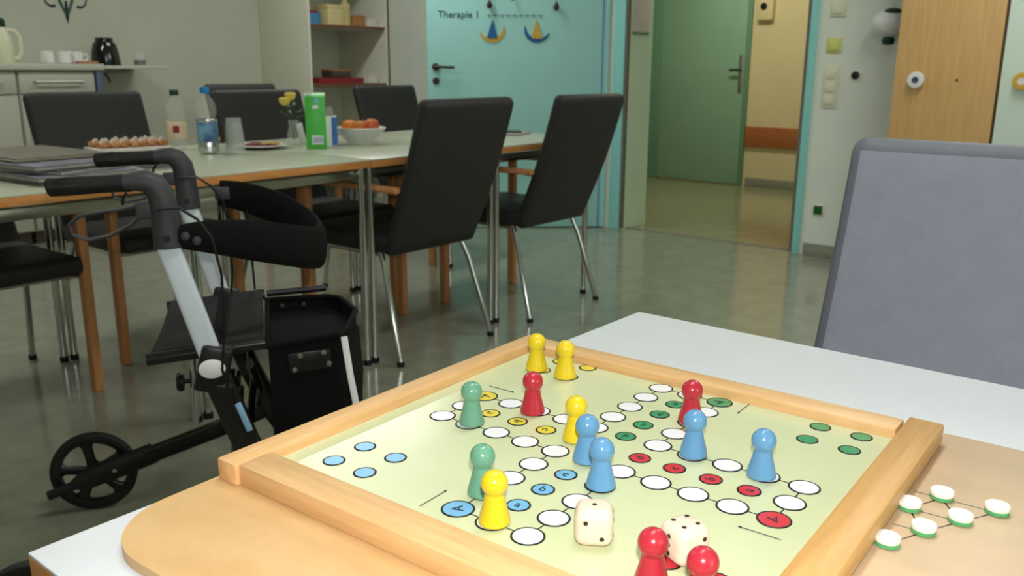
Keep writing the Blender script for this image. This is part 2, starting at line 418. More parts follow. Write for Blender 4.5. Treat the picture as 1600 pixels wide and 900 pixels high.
# paper boats and hanging pendants on the door
ld = Vector((math.cos(LA), math.sin(LA), 0)); lnrm = Vector((-ld.y, ld.x, 0))
def leaf_pt(d, z, off): p = Vector((HX, HY, 0)) + ld*d + lnrm*off; return (p.x, p.y, z)
def crescent(r0, r1, a0, a1, n=16):
    out = [(r1*math.cos(R(a0+(a1-a0)*k/n)), r1*math.sin(R(a0+(a1-a0)*k/n))) for k in range(n+1)]
    mid = (a0+a1)/2
    inn = []
    for k in range(n, -1, -1):
        q = k/n; a = a0+(a1-a0)*q; rr = r0 + (r1-r0)*(abs(2*q-1)**2)*.75
        inn.append((rr*math.cos(R(a)), rr*math.sin(R(a))))
    return out + inn
def paper_boat(d, z, hull, sail, mirror, label):
    t = thing('paper_boat', label, 'decoration', leaf_pt(d, z, .002), LA + R(180), 'paper boats on the blue door')
    t.rotation_euler = (R(90), 0, LA + R(180))
    k = -1 if mirror else 1
    hp = [(k*x, y) for x, y in crescent(.055, .085, 195, 375)]
    if mirror: hp = hp[::-1]
    MB().prism(hp, 0, .003).done('hull', hull, t)
    MB().prism([(-.035, -.055), (.035, -.055), (.004*k, .065)], .003, .008).done('sail', sail, t)
paper_boat(.768, 1.315, 'decoyellow', 'decoblue', False, 'paper boat with blue sail and yellow hull on the blue door')
paper_boat(.473, 1.315, 'decoblue', 'decoyellow', True, 'paper boat with yellow sail and blue hull on the blue door')
for d, z, lb in ((.785, 1.465, 'dark drop pendant hanging above the boat with the blue sail'), (.350, 1.455, 'dark drop pendant hanging nearest the door hinge'), (.635, 1.505, 'small dark pendant hanging between the two larger drops')):
    k = .55 if d == .635 else 1.0
    t = thing('pendant', lb, 'pendant', leaf_pt(d, z, .022), 0, 'dark pendants on the blue door')
    MB().lathe([(0, -.022*k), (.012*k, -.018*k), (.019*k, 0), (.014*k, .016*k), (.005*k, .032*k), (0, .038*k)], (0, 0, 0), 14).done('drop', 'decodark', t)
    MB().cyl((0, 0, .03*k), (0, 0, .42), .0025, 6).done('string', 'decodark', t)
gt = thing('bead_string', 'faint string of tiny beads above the paper boats', 'garland', leaf_pt(.62, 1.405, .004))
MB().tube([tuple(Vector(leaf_pt(d, 1.405, .004)) - Vector(leaf_pt(.62, 1.405, .004))) for d in (.80, .62, .43)], .0012, 6).done('string', 'postblue', gt)
bd = MB()
for k in range(9): bd.ball(Vector(leaf_pt(.79-.042*k, 1.402, .005)) - Vector(leaf_pt(.62, 1.405, .004)), .0055, 8, 6)
b_ = bd.done('beads', 'postblue', gt); b_['kind'] = 'stuff'

# corridor: green door, rail, small box
g = MB(); g.span((XC-.03, 4.47, 0), (XC, 4.78, 2.2), .003); g.span((XC-.03, 3.55, 0), (XC, 3.592, 2.2), .003); g.span((XC-.03, 3.55, 2.1), (XC, 4.78, 2.2), .003)
struct('trim_4', g, 'gframe', 'dark green frame of the closed corridor door', 'door frame')
d2 = thing('door_2', 'closed green door across the corridor', 'door', (XC, 4.05, 0)); d2['kind'] = 'structure'
MB().span((-.018, -.457, .01), (0, .42, 2.1), .003).done('door_leaf', 'gdoor', d2)
MB().span((-.026, -.440, .86), (-.018, -.402, 1.20), .003).done('handle_plate', 'steel', d2)
MB().cyl((-.02, -.421, 1.065), (-.07, -.421, 1.065), .010, 10).tube([(-.068, -.421, 1.065), (-.07, -.38, 1.065), (-.068, -.33, 1.065)], .011, 10).done('handle', 'bronze', d2)
wg = tag(MB().span((XC-.028, 1.0, .37), (XC, 3.545, .555), .006).done('wall_rail', 'rail'), 'wide brown wooden guard rail on the beige corridor wall', 'rail')
bx = thing('wall_box', 'small beige wall box with a black dot high in the corridor', 'wall box', (XC, 3.425, 1.60))
MB().span((-.05, -.075, -.10), (0, .075, .16), .012).done('case', 'beige', bx)
MB().cyl((-.049, 0.01, .02), (-.058, 0.01, .02), .030, 18).done('lens', 'black', bx)

# switches and fittings on the doorway wall
def fitting(name, y, z, w, hgt, label, cat, m, grp=None):
    t = thing(name, label, cat, (XW, y, z), 0, grp)
    MB().box((-.005, 0, 0), (.010, w, hgt), .003).done('plate', m, t)
    return t
for nm, y, z, m, lb in (('light_switch', 1.80, 1.398, 'switch', 'cream square light switch, topmost beside the doorway'), ('light_switch', 1.806, 1.205, 'switchy', 'yellowish square light switch below the top one')):
    t = fitting(nm, y, z, .082, .082, lb, 'switch', m, 'square switches beside the doorway')
    MB().box((-.013, 0, 0), (.008, .052, .052), .003, rot=Matrix.Rotation(R(4), 3, 'Y')).done('rocker', m, t)
t = fitting('switch_panel', 1.808, .976, .078, .228, 'tall cream panel of three light switches beside the doorway', 'switch', 'switch')
for k in (-1, 0, 1): MB().box((-.012, 0, k*.071), (.008, .05, .05), .003).done('rocker', 'switch', t)
t = fitting('green_socket', 1.811, .276, .062, .062, 'small dark green socket low on the wall above the skirting', 'socket', 'switch')
MB().box((-.011, 0, 0), (.006, .05, .05), .002).done('insert', 'socketgreen', t)
t = thing('wall_button', 'round black button on the wall right of the three switches', 'button', (XW, 1.672, 1.042))
MB().cyl((0, 0, 0), (-.006, 0, 0), .030, 20).done('collar', 'wallr', t); MB().lathe([(.022, 0), (.022, .006), (.014, .010), (0, .011)], (-.006, 0, 0), 18, axis=(-1, 0, 0)).done('cap', 'black', t)
t = thing('hanging_ornament', 'white egg shaped ornament with green trim hanging by the wardrobe', 'ornament', (XW-.09, 1.49, 1.31))
MB().ball((0, 0, 0), .095, 28, 18, (.85, 1.0, .78)).done('body', 'whiteplas', t)
MB().ball((-.016, -.012, .052), .05, 18, 12, (.9, 1.0, .5)).done('cap', 'capgreen', t)
MB().lathe([(.0, -.112), (.028, -.108), (.034, -.085), (.022, -.062)], (-.004, .0, 0), 16).done('foot', 'capgreen', t)
st = MB()
for k in (-1, 0, 1): st.tube([(0, k*.008, .07), (0, k*.022, .17), (0, 0, .45)], .003, 6)
st.done('strings', 'whiteplas', t)
hk = MB().tube([(.09, 0, .45), (0, 0, .452)], .004, 6).done('hook', 'steel', t)

# wardrobe standing against the doorway wall
wr = thing('wardrobe', 'tall wardrobe with a beech door and a mint green door', 'wardrobe', (4.70, .62, 0))
MB().span((.02, -.78, 0), (.378, .735, 2.15), .003).done('carcass', 'darkgap', wr)
dw = MB().span((0, .275, .06), (.02, .738, 2.14), .003).done('door', 'wardwood', wr)
MB().lathe([(.014, 0), (.014, .012), (.036, .018), (.040, .026), (.037, .034), (.016, .037), (.015, .031), (0, .031)], (0, .628, 1.025), 24, axis=(-1, 0, 0), mats=[0, 0, 0, 0, 0, 1, 1]).done('knob', ['whiteplas', 'postblue'], dw)
MB().cyl((0, .448, 1.027), (-.003, .448, 1.027), .006, 12).done('keyhole', 'bronze', dw)
dm = MB().span((0, -.22, .06), (.02, .262, 2.14), .003).done('door', 'mint', wr); dm['label'] = 'mint green door'
MB().lathe([(.014, 0), (.014, .012), (.036, .018), (.040, .026), (.037, .034), (.016, .037), (0, .031)], (0, .168, 1.025), 24, axis=(-1, 0, 0), mats=[0, 0, 0, 0, 0, 1]).done('knob', ['decoyellow', 'whiteplas'], dm)
dm2 = MB().span((0, -.775, .06), (.02, -.235, 2.14), .003).done('door', 'mint', wr); dm2['label'] = 'mint green door'

# ------------------------------------------------------------------ sideboard and things on it
YF = 5.58
def cabinet(x0, x1, label):
    t = thing('sideboard_cabinet', label, 'cabinet', ((x0+x1)/2, YF, 0), 0, 'sideboard cabinets along the wall')
    w = (x1-x0)/2
    MB().span((-w+.002, .018, .08), (w-.002, .415, 1.04), .002).done('body', 'cabwhite', t)
    MB().span((-w+.01, .05, 0), (w-.01, .40, .08)).done('plinth', 'boxdark', t)
    dr = MB().span((-w+.006, 0, .905), (w-.006, .018, 1.032), .003).done('drawer', 'cabwhite', t)
    MB().tube([(-.14, .002, .973), (-.135, -.028, .973), (.135, -.028, .973), (.14, .002, .973)], .0065, 10).done('handle', 'steel', dr)
    do = MB().span((-w+.006, 0, .09), (w-.006, .018, .895), .003).done('door', 'cabwhite', t)
    MB().tube([(-w+.06, .002, .80), (-w+.06, -.028, .795), (-w+.06, -.028, .625), (-w+.06, .002, .62)], .0065, 10).done('handle', 'steel', do)
    return t
cabinet(2.275, 2.735, 'grey white sideboard cabinet under the mugs and black jug')
cabinet(1.80, 2.27, 'grey white sideboard cabinet at the left picture edge, under the cream jug')
cabinet(1.33, 1.795, 'grey white sideboard cabinet beyond the left picture edge')
pp = tag(MB().span((2.738, YF-.012, 0), (2.778, YF+.03, 1.04), .004).done('end_post', 'postblue'), 'blue grey post at the right end of the sideboard', 'post')
ct = tag(MB().span((1.33, YF-.025, 1.042), (2.79, 5.998, 1.08), .006).done('worktop', 'counter'), 'pale laminate worktop on the sideboard', 'worktop')
fs = thing('flap_shelf', 'thin grey flap shelf reaching out from the sideboard end', 'shelf', (2.79, 5.70, 1.05))
MB().span((.004, -.14, 0), (.43, .298, .020), .004).done('board', 'counter', fs)
MB().span((.02, .0, -.026), (.24, .03, -.004), .003).done('bracket', 'steel', fs)
MB().tube([(.07, .01, -.02), (.085, .0, -.05), (.10, -.002, -.085)], .007, 8).done('catch', 'boxdark', fs)
# wall sticker
st = thing('wall_sticker', 'dark green plant sticker high on the grey wall above the worktop', 'sticker', (2.80, YW-.001, 1.415)); st.rotation_euler = (R(90), 0, 0)
MB().prism([(-.012, -.035), (.0, -.085), (.012, -.035), (.008, .06), (-.008, .06)], 0, .002).done('stalk', 'stickd', st)
for k in (-1, 1):
    q = MB(); pts = [(k*.012, -.03), (k*.05, .06), (k*.065, .14), (k*.045, .14), (k*.03, .06), (k*.002, -.02)]
    q.prism(pts if k > 0 else pts[::-1], 0, .003).done('leaf', 'stickg', st)
    c = [(k*(.088+.05*math.cos(R(a))), .07+.055*math.sin(R(a))) for a in range(-120, 121, 30)]
    c2 = [(k*(.093+.036*math.cos(R(a))), .072+.042*math.sin(R(a))) for a in range(120, -121, -30)]
    q = MB(); q.prism((c+c2) if k > 0 else (c+c2)[::-1], 0, .002).done('curl', 'stickd', st)
CT = 1.0805
t = thing('thermos_jug', 'cream thermos jug with a dark green lid on the worktop', 'jug', (2.258, 5.70, CT), R(-25))
MB().lathe([(0, 0), (.058, 0), (.062, .01), (.062, .10), (.056, .15), (.038, .19), (.032, .205), (0, .205)], seg=28).done('body', 'cream', t)
MB().lathe([(.030, .205), (.033, .21), (.031, .248), (.022, .256), (0, .258)], seg=20).done('lid', 'capgreen', t)
MB().tube([(.035, 0, .19), (.075, 0, .185), (.098, 0, .15), (.098, 0, .06), (.08, 0, .03), (.058, 0, .03)], (.008, .012), 10).done('handle', 'cream', t)
mug = thing('mug', 'white mug, leftmost of three beside the cream jug', 'mug', (2.512, 5.71, CT), R(-120), 'white mugs on the worktop')
MB().lathe([(0, 0), (.034, 0), (.040, .006), (.042, .075), (.039, .075), (.036, .008), (0, .008)], seg=24).done('body', 'porcelain', mug)
MB().tube([(.040, 0, .06), (.062, 0, .058), (.068, 0, .04), (.058, 0, .018), (.039, 0, .016)], .005, 8).done('handle', 'porcelain', mug)
copy_thing(mug, 'white mug, middle one of three on the worktop', (2.612, 5.69, CT), R(-60))
copy_thing(mug, 'white mug, rightmost of three, next to the black jug', (2.695, 5.72, CT), R(-20))
t = thing('black_jug', 'glossy black jug standing at the sideboard end', 'jug', (2.905, 5.76, 1.071), R(62))
MB().lathe([(0, 0), (.088, 0), (.092, .006), (.084, .08), (.072, .13), (.066, .142), (.055, .146), (.055, .17), (.05, .175), (0, .175)], seg=28).done('body', 'gloss', t)
MB().tube([(.06, 0, .15), (.085, 0, .145), (.10, 0, .11), (.098, 0, .05), (.085, 0, .03)], (.008, .012), 10).done('handle', 'gloss', t)
t = thing('drinking_glass', 'short glass half full of dark red drink on the flap shelf', 'glass', (3.115, 5.72, 1.071))
MB().lathe([(0, 0), (.038, 0), (.044, .088), (.042, .088), (.036, .004), (0, .004)], seg=24).done('tumbler', 'glass', t)
MB().lathe([(0, .005), (.0355, .005), (.038, .036), (0, .036)], seg=24).done('drink', 'drink', t)
t = tag(MB().box((0, 0, .008), (.12, .05, .016), .002).done('flat_packet', 'boxbrown', None, (2.70, 5.595, CT)), 'flat reddish brown packet at the worktop front edge', 'packet')

# ------------------------------------------------------------------ open shelf unit in the corner
sx0, sx1, sy0 = 4.27, 5.06, 5.40
su = thing('shelf_unit', 'tall white open shelf unit in the room corner', 'shelf', ((sx0+sx1)/2, sy0, 0))
hw = (sx1-sx0)/2
MB().span((-hw, 0, 0), (-hw+.02, .598, 2.2), .002).done('side_panel', 'shelfwhite', su)
MB().span((hw-.02, 0, 0), (hw, .598, 2.2), .002).done('side_panel', 'shelfwhite', su)
MB().span((-hw+.02, .575, 0), (hw-.02, .59, 2.2)).done('back_panel', 'shelfwhite', su)
for z in (.30, .925, 1.36, 1.80):
    s_ = MB().span((-hw+.02, .02, z), (hw-.02, .575, z+.02)).done('shelf_board', 'shelfwhite', su)
    MB().span((-hw+.02, .008, z-.001), (hw-.02, .02, z+.021), .002).done('edge_strip', 'shelfwood', s_)
MB().span((-hw, 0, 2.18), (hw, .598, 2.2), .002).done('top_board', 'shelfwhite', su)
MB().span((hw, .0, 0), (hw+.018, .012, 2.2)).done('scribe_strip', 'shelfwood', su)
def shelf_box(name, x, y, z, d, m, label, cat='box', rz=0, lid=None, grp='boxes on the upper shelf'):
    t = thing(name, label, cat, (x, y, z), R(rz), grp)
    MB().box((0, 0, d[2]*.42), (d[0], d[1], d[2]*.84), .003).done('box_body', m, t)
    MB().box((0, 0, d[2]*.9), (d[0]+.004, d[1]+.004, d[2]*.2), .003).done('box_lid', lid or m, t)
    return t
U1, U0 = 1.3815, .9465
shelf_box('carton_box', 4.365, 5.55, U1, (.12, .14, .10), 'boxblue', 'blue box with a dark red lid, leftmost on the upper shelf', lid='boxred')
shelf_box('carton_box', 4.475, 5.60, U1, (.05, .12, .10), 'boxblue', 'narrow blue box between the red lid and the cream box')
shelf_box('carton_box', 4.585, 5.54, U1, (.15, .16, .15), 'boxcream', 'wide cream box in the middle of the upper shelf', lid='boxcream')
tt = thing('bottle_box', 'tall cream packet standing right of the wide cream box', 'packet', (4.735, 5.53, U1), R(8), 'boxes on the upper shelf')
MB().box((0, 0, .085), (.07, .05, .17), .004, taper=.92).done('packet_body', 'boxcream', tt); MB().box((0, 0, .182), (.05, .012, .03), .003).done('packet_fold', 'boxcream', tt)
shelf_box('carton_box', 4.845, 5.55, U1, (.12, .12, .085), 'boxbrown', 'low orange brown box towards the right of the upper shelf')
shelf_box('carton_box', 4.97, 5.52, U1, (.10, .10, .06), 'cello', 'small pale box at the right end of the upper shelf')
shelf_box('game_box', 4.345, 5.58, U0, (.09, .12, .115), 'boxdark', 'dark upright box, leftmost on the lower shelf', grp='boxes on the lower shelf')
shelf_box('game_box', 4.60, 5.56, U0, (.44, .26, .042), 'boxred', 'flat wine red game box lying on the lower shelf', grp='boxes on the lower shelf')
shelf_box('game_box', 4.665, 5.58, U0+.0445, (.18, .14, .06), 'boxdark', 'brown box lying on top of the flat red game box', grp='boxes on the lower shelf', lid='boxbrown')
shelf_box('game_box', 4.96, 5.54, U0, (.10, .14, .065), 'cello', 'small pale box at the right end of the lower shelf', grp='boxes on the lower shelf')

# ------------------------------------------------------------------ long group of tables in the middle
TY0, TY1, TT = 2.32, 3.28, .758
def far_table(name, label):
    t = thing(name, label, 'table', (0, 0, 0), 0, 'laminate tables pushed together in a row')
    hx = .3485; hy = (TY1-TY0)/2
    MB().span((-hx, -hy, TT-.005), (hx, hy, TT), .001).span((-hx, -hy+.006, TT-.024), (hx, hy-.006, TT-.004)).done('tabletop', 'tabletop', t)
    MB().span((-hx, -hy, TT-.029), (hx, -hy+.005, TT-.0052), .001).done('edge_band', 'edge', t)
    MB().span((-hx, hy-.005, TT-.029), (hx, hy, TT-.0052), .001).done('edge_band', 'edge', t)
    for sy in (-1, 1): MB().box((0, sy*(hy-.055), TT-.056), (2*hx-.05, .022, .034), .006).done('rail', 'steel', t)
    for sx in (-1, 1): MB().box((sx*(hx-.022), 0, TT-.056), (.022, 2*hy-.09, .034), .006).done('rail', 'steel', t)
    for sx in (-1, 1):
        for sy in (-1, 1):
            l = MB().cyl((sx*(hx-.0172), sy*(hy-.035), .018), (sx*(hx-.0172), sy*(hy-.035), TT-.028), .0132, 16).done('leg', 'chrome', t)
            MB().cyl((sx*(hx-.0172), sy*(hy-.035), 0), (sx*(hx-.0172), sy*(hy-.035), .02), .0155, 16).done('foot_cap', 'rubber', l)
    return t
ty = (TY0+TY1)/2
ft = far_table('laminate_table', 'pale laminate table under the newspapers at the left picture edge')
ft.location = (1.03, ty, 0)
copy_thing(ft, 'pale laminate table under the two plastic bottles', (1.73, ty, 0), 0)
copy_thing(ft, 'pale laminate table under the green carton and fruit bowl', (2.43, ty, 0), 0)
copy_thing(ft, 'pale laminate table between the fruit bowl and the blue door', (3.13, ty, 0), 0)

# ------------------------------------------------------------------ chairs (local: faces +y, origin on the floor)
def chair_profile(sgn):
    out = []
    for k in range(11):
        q = k/10; z = .405 + .56*q; y = -.212 - .212*q - .014*math.sin(math.pi*q)
        out.append((y, z))
    return out
def make_chair(name, label, fab, grp, arms=True):
    t = thing(name, label, 'chair', (0, 0, 0), 0, grp)
    # backrest: padded slab lofted upward
    pr_ = chair_profile(1); secs = []
    for i, (y, z) in enumerate(pr_):
        a = pr_[max(0, i-1)]; b = pr_[min(len(pr_)-1, i+1)]
        ty_, tz_ = b[0]-a[0], b[1]-a[1]; ln = math.hypot(ty_, tz_); ny, nz = tz_/ln, -ty_/ln
        q = i/(len(pr_)-1); wd = .472 + .008*q
        for e in ([(0.0, .55), (.012, 1.0)] if i == 0 else [(0, 1.0)] if i < len(pr_)-1 else [(-.026, 1.0), (-.016, .93), (-.008, .78), (-.002, .5), (0.0, .1)]):
            off, kk = e
            sh = (1-kk)*.026
            sec = []
            for px, py in rrect(wd-2*sh, .058-2*sh, max(.002, .0275-sh), 5):
                bow = -.022*(1-(2*px/wd)**2)*min(1, q*2)
                sec.append((px, y + ny*(py+bow) + ty_/ln*off, z + nz*(py+bow) + tz_/ln*off))
            secs.append(sec)
    bk = MB().loft(secs)
    if isinstance(fab, list):      # darker grey towards the backrest's sides and top edge
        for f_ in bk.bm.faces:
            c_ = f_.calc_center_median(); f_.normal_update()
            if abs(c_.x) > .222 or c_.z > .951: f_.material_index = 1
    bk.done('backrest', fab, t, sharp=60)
    # seat pad
    secs = []
    for y, k in ((-.235, .6), (-.225, 1), (-.10, 1), (.05, 1), (.19, 1), (.235, .9), (.25, .5)):
        sec = []
        for px, pz in rrect(.47-(1-k)*.03, .062*k, .020*k, 4):
            sec.append((px, y, .437 + pz + .012*max(0, (y-.05))*2 + (.012*(1-(2*px/.47)**2) if pz > 0 else 0)))
        secs.append(sec)
    MB().loft(secs).done('seat', fab, t, sharp=60)
    # chrome frame under the seat and splayed rear legs
    fr = MB()
    for s in (-1, 1): fr.tube([(s*.205, -.165, .398), (s*.215, .16, .398)], .011, 10)
    fr.tube([(-.205, -.165, .398), (.205, -.165, .398)], .011, 10); fr.tube([(-.215, .15, .398), (.215, .15, .398)], .011, 10)
    fr.done('seat_frame', 'chrome', t)
    for s in (-1, 1):
        l = MB().tube([(s*.215, -.175, .405), (s*.228, -.212, .32), (s*.254, -.305, .014)], .0115, 12).done('rear_leg', 'chrome', t)
        MB().cyl((s*.2545, -.307, 0), (s*.254, -.305, .018), .014, 12).done('foot_cap', 'rubber', l)
    for s in (-1, 1) if arms else ():
        MB().box((s*.250, .205, .318), (.030, .040, .636), .005).done('front_leg', 'leg', t)
        MB().box((s*.248, -.035, .648), (.034, .545, .024), .009).done('armrest', 'leg', t)
        MB().tube([(s*.250, .205, .40), (s*.215, .16, .398)], .009, 8).done('leg_bolt', 'chrome', t)
        MB().tube([(s*.248, -.27, .642), (s*.225, -.285, .635)], .008, 8).done('arm_bracket', 'chrome', t)
    if not arms:
        for s in (-1, 1): MB().tube([(s*.215, .15, .405), (s*.222, .19, .30), (s*.228, .215, 0)], .0115, 12).done('front_leg', 'chrome', t)
    return t
GR = 'black high backed armchairs round the tables'
ch = make_chair('padded_armchair', 'black padded armchair seen from behind, left of the pair nearest the white table', 'blackfab', GR)
ch.location = (2.380, 2.552, 0)
CH = [
    ('black padded armchair seen from behind, right one of the pair, before the blue door', 3.145, 2.545, 0),
    ('black padded armchair across the table behind the bottle with the green cap', 1.745, 3.25, 180),
    ('black padded armchair across the table behind the flower vase', 2.475, 3.11, 180),
    ('black padded armchair across the table right of the fruit bowl', 3.69, 3.56, 180),
    ('black padded armchair standing away from the table in front of the grey wall', 3.22, 4.38, 176),
    ('black padded armchair at the left picture edge under the newspapers', 1.045, 3.06, 180),
]
for lb, x, y, a in CH: copy_thing(ch, lb, (x, y, 0), R(a))
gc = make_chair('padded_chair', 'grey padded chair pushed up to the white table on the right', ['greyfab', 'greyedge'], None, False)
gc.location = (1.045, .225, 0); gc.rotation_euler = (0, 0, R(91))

# ------------------------------------------------------------------ things on the far tables
TZ = TT + .0005
def bottle(name, x, y, label, cap, lab, hgt):
    t = thing(name, label, 'bottle', (x, y, TZ))
    k = hgt/.24
    MB().lathe([(0, .004), (.026, 0), (.034, .008*k), (.036, .02*k), (.036, .05*k), (.033, .06*k), (.036, .07*k), (.036, .115*k), (.029, .125*k), (.036, .145*k), (.037, .165*k), (.030, .19*k), (.016, .208*k), (.0125, .215*k), (.0125, .225*k), (0, .225*k)], seg=24).done('body', 'pet', t)
    MB().lathe([(.0155, .217*k), (.0165, .219*k), (.0165, .236*k), (.015, .239*k), (0, .239*k)], seg=18).done('cap', cap, t)
    MB().lathe([(.0365, .045*k), (.0372, .047*k), (.0372, .112*k), (.0365, .114*k)], seg=24).done('bottle_label', lab, t)
    return t
b2 = bottle('plastic_bottle', 1.823, 2.915, 'clear plastic water bottle with blue cap and silver blue label', 'capblue', 'labelblue', .24)
MB().lathe([(.0362, .006), (.0366, .012), (.0372, .042), (.0366, .044)], seg=24).done('foil_band', 'foil', b2)
MB().lathe([(.0365, .115), (.0374, .117), (.0374, .124), (.0365, .126)], seg=24).done('foil_band', 'foil', b2)
b1 = bottle('plastic_bottle', 1.84, 3.15, 'clear plastic bottle with dark green cap and pale orange label', 'capgreen', 'labelorange', .225)
b1.rotation_euler = (0, 0, 0)
MB().box((-.022, -.032, .078), (.022, .004, .026), .003, rot=Matrix.Rotation(R(-35), 3, 'Z')).done('label_mark', 'boxred', b1)
t = thing('cup_stack', 'stack of clear plastic cups upside down beside the blue capped bottle', 'cups', (1.893, 2.852, TZ))
for k in range(3):
    z = .018*k
    MB().lathe([(.038, z), (.036, z+.004), (.027, z+.092), (.025, z+.094), (0, z+.094), (0, z+.0925), (.0245, z+.0925), (.026, z+.09), (.0355, z)], seg=24).done('cup', 'pet', t)
t = thing('plate', 'flat plate of dark red and yellow snacks behind the cups', 'plate', (2.075, 2.955, TZ))
MB().lathe([(0, 0), (.05, 0), (.085, .010), (.105, .014), (.103, .017), (.08, .013), (.05, .005), (0, .005)], seg=32).done('dish', 'porcelain', t)
random.seed(3)
for k in range(9):
    a = k*.7; r = .02+.045*random.random()
    m_ = 'jam' if math.cos(a-3.6) > -.1 else 'yolk'
    MB().box((r*math.cos(a), r*math.sin(a), .014+.004*random.random()), (.045, .030, .012), .004, rot=Matrix.Rotation(a*1.7, 3, 'Z')).done('snack_slice', m_, t)
vs = thing('flower_vase', 'small glass vase with two yellow roses and leaves', 'vase', (2.273, 3.0, TZ))
MB().lathe([(0, 0), (.03, 0), (.033, .006), (.027, .05), (.019, .075), (.024, .10), (.022, .10), (.017, .075), (.024, .05), (.029, .008), (0, .006)], seg=24).done('vase_body', 'glass', vs)
for sx, sy, sz in ((-.035, .004, .175), (-.012, -.004, .195)):
    st_ = MB().tube([(0, 0, .02), (sx*.4, sy, .10), (sx, sy, sz-.02)], .0025, 6).done('stem', 'leaf', vs)
    fl_ = MB().lathe([(0, -.018), (.014, -.014), (.022, -.002), (.024, .010), (.016, .016), (.012, .010), (.006, .016), (0, .014)], (sx, sy, sz), 14)
    fl_.done('rose', 'rose', vs)
for k in range(12):
    a = k*2.4; r = .012+.022*((k*37) % 10)/10; z = .105+.055*((k*53) % 10)/10
    q = MB(); c = Vector((r*math.cos(a)+.006, r*math.sin(a), z)); d = Vector((math.cos(a), math.sin(a), .5)).normalized(); s2 = d.cross(Vector((0, 0, 1))).normalized()
    q.tube([c, c+d*.012, c+d*.026, c+d*.036], [(.002, .001), (.010, .0015), (.009, .0015), (.001, .0008)], 8, up=(0, 0, 1)).done('leaf', 'leaf', vs)
nk = MB().box((.026, -.014, .045), (.030, .006, .085), .003, rot=Matrix.Rotation(R(-14), 3, 'Y')).done('ribbon', 'porcelain', vs)
ca = thing('drink_carton', 'tall green drink carton with white cap on the table', 'carton', (2.228, 2.80, TZ), R(-39))
MB().box((0, 0, .098), (.078, .060, .196), .003).done('carton_body', 'ctngreen', ca)
MB().prism([(-.030, .196), (.030, .196), (.004, .214), (-.004, .214)], -.039, .039).done('gable', 'ctngreen', ca, (0, 0, 0), (R(90), 0, R(90)))
MB().lathe([(.012, 0), (.012, .012), (0, .012)], (-.024, -.012, .203), 14).done('cap', 'whiteplas', ca)
lb_ = MB().span((-.016, -.0325, .018), (.026, -.030, .052)).done('barcode_panel', 'whiteplas', ca)
q = MB()
for k in range(6): q.span((-.010+.006*k, -.0335, .023), (-.007+.006*k, -.0324, .046))
q.done('barcode', 'lavender', lb_)
MB().prism([(-.012, 0), (-.004, -.004), (.010, -.002), (.014, .006), (.004, .010), (-.008, .007)], .030, .0312).done('logo', 'whiteplas', ca, (0, 0, .158), (R(90), 0, 0))
MB().prism([(-.008, -.006), (.008, -.008), (.012, .008), (-.002, .012)], .030, .0312).done('logo', 'spotblue', ca, (.004, 0, .184), (R(90), 0, 0))
t = thing('milk_carton', 'blue and white carton half hidden behind the green one', 'carton', (2.335, 2.845, TZ), R(-39))
MB().box((0, 0, .06), (.055, .055, .12), .003).done('carton_body', 'whiteplas', t); MB().span((.006, -.0285, .004), (.0282, .0285, .117)).done('carton_print', 'ctnblue', t)
MB().lathe([(.014, .12), (.014, .145), (.010, .155), (0, .156)], seg=14).done('cap', 'paper1', t)
t = thing('fruit_bowl', 'white porcelain fruit bowl on the table', 'bowl', (2.482, 2.83, TZ))
MB().lathe([(0, 0), (.05, 0), (.055, .008), (.09, .045), (.108, .068), (.105, .069), (.085, .046), (.05, .012), (0, .012)], seg=36).done('bowl_body', 'porcelain', t)
FR = [('orange', -.042, .020, .066, .035, 'orange', 'orange lying at the left of the fruit bowl'), ('apple', .0, -.036, .066, .033, 'apple', 'red apple at the front of the fruit bowl'), ('apple', .046, -.006, .072, .034, 'apple', 'reddish apple at the right of the fruit bowl'), ('pear', .012, .045, .062, .034, 'banana', 'olive green pear at the back of the fruit bowl')]
for nm, x, y, z, r, m_, lb in FR:
    ca_, sa_ = math.cos(R(-39)), math.sin(R(-39))
    t = thing(nm, lb, 'fruit', (2.482+x*ca_-y*sa_, 2.83+x*sa_+y*ca_, TZ+z), 0, 'fruit in the bowl')
    MB().lathe([(0, -r*.85), (r*.5, -r*.82), (r*.9, -r*.4), (r, .1*r), (r*.82, .65*r), (r*.4, .92*r), (r*.12, .86*r), (0, .78*r)], seg=18).done('flesh', m_, t)
    MB().tube([(0, 0, r*.75), (r*.08, 0, r*1.15)], .002, 6).done('stem', 'shelfwood', t)
# tray of wrapped pastries
t = thing('pastry_tray', 'paper tray of small wrapped pastries behind the walking frame handles', 'tray', (1.66, 3.19, TZ), R(-8))
MB().box((0, 0, .010), (.26, .15, .020), .006, taper=1.06).done('tray_base', 'cello', t)
random.seed(11)
for k in range(14):
    x, y = -.105+.035*(k % 7)+.008*random.random(), -.035+.07*(k//7)
    p_ = MB().box((x, y, .032), (.032, .045, .020), .007, rot=Matrix.Rotation(random.random(), 3, 'Z')).done('pastry', 'pastry', t)
    MB().tube([(x-.012, y-.018, .038), (x, y, .043+.006*random.random()), (x+.012, y+.015, .038)], (.010, .0015), 6, up=(0, 1, 0)).done('wrapper', 'cello', p_)
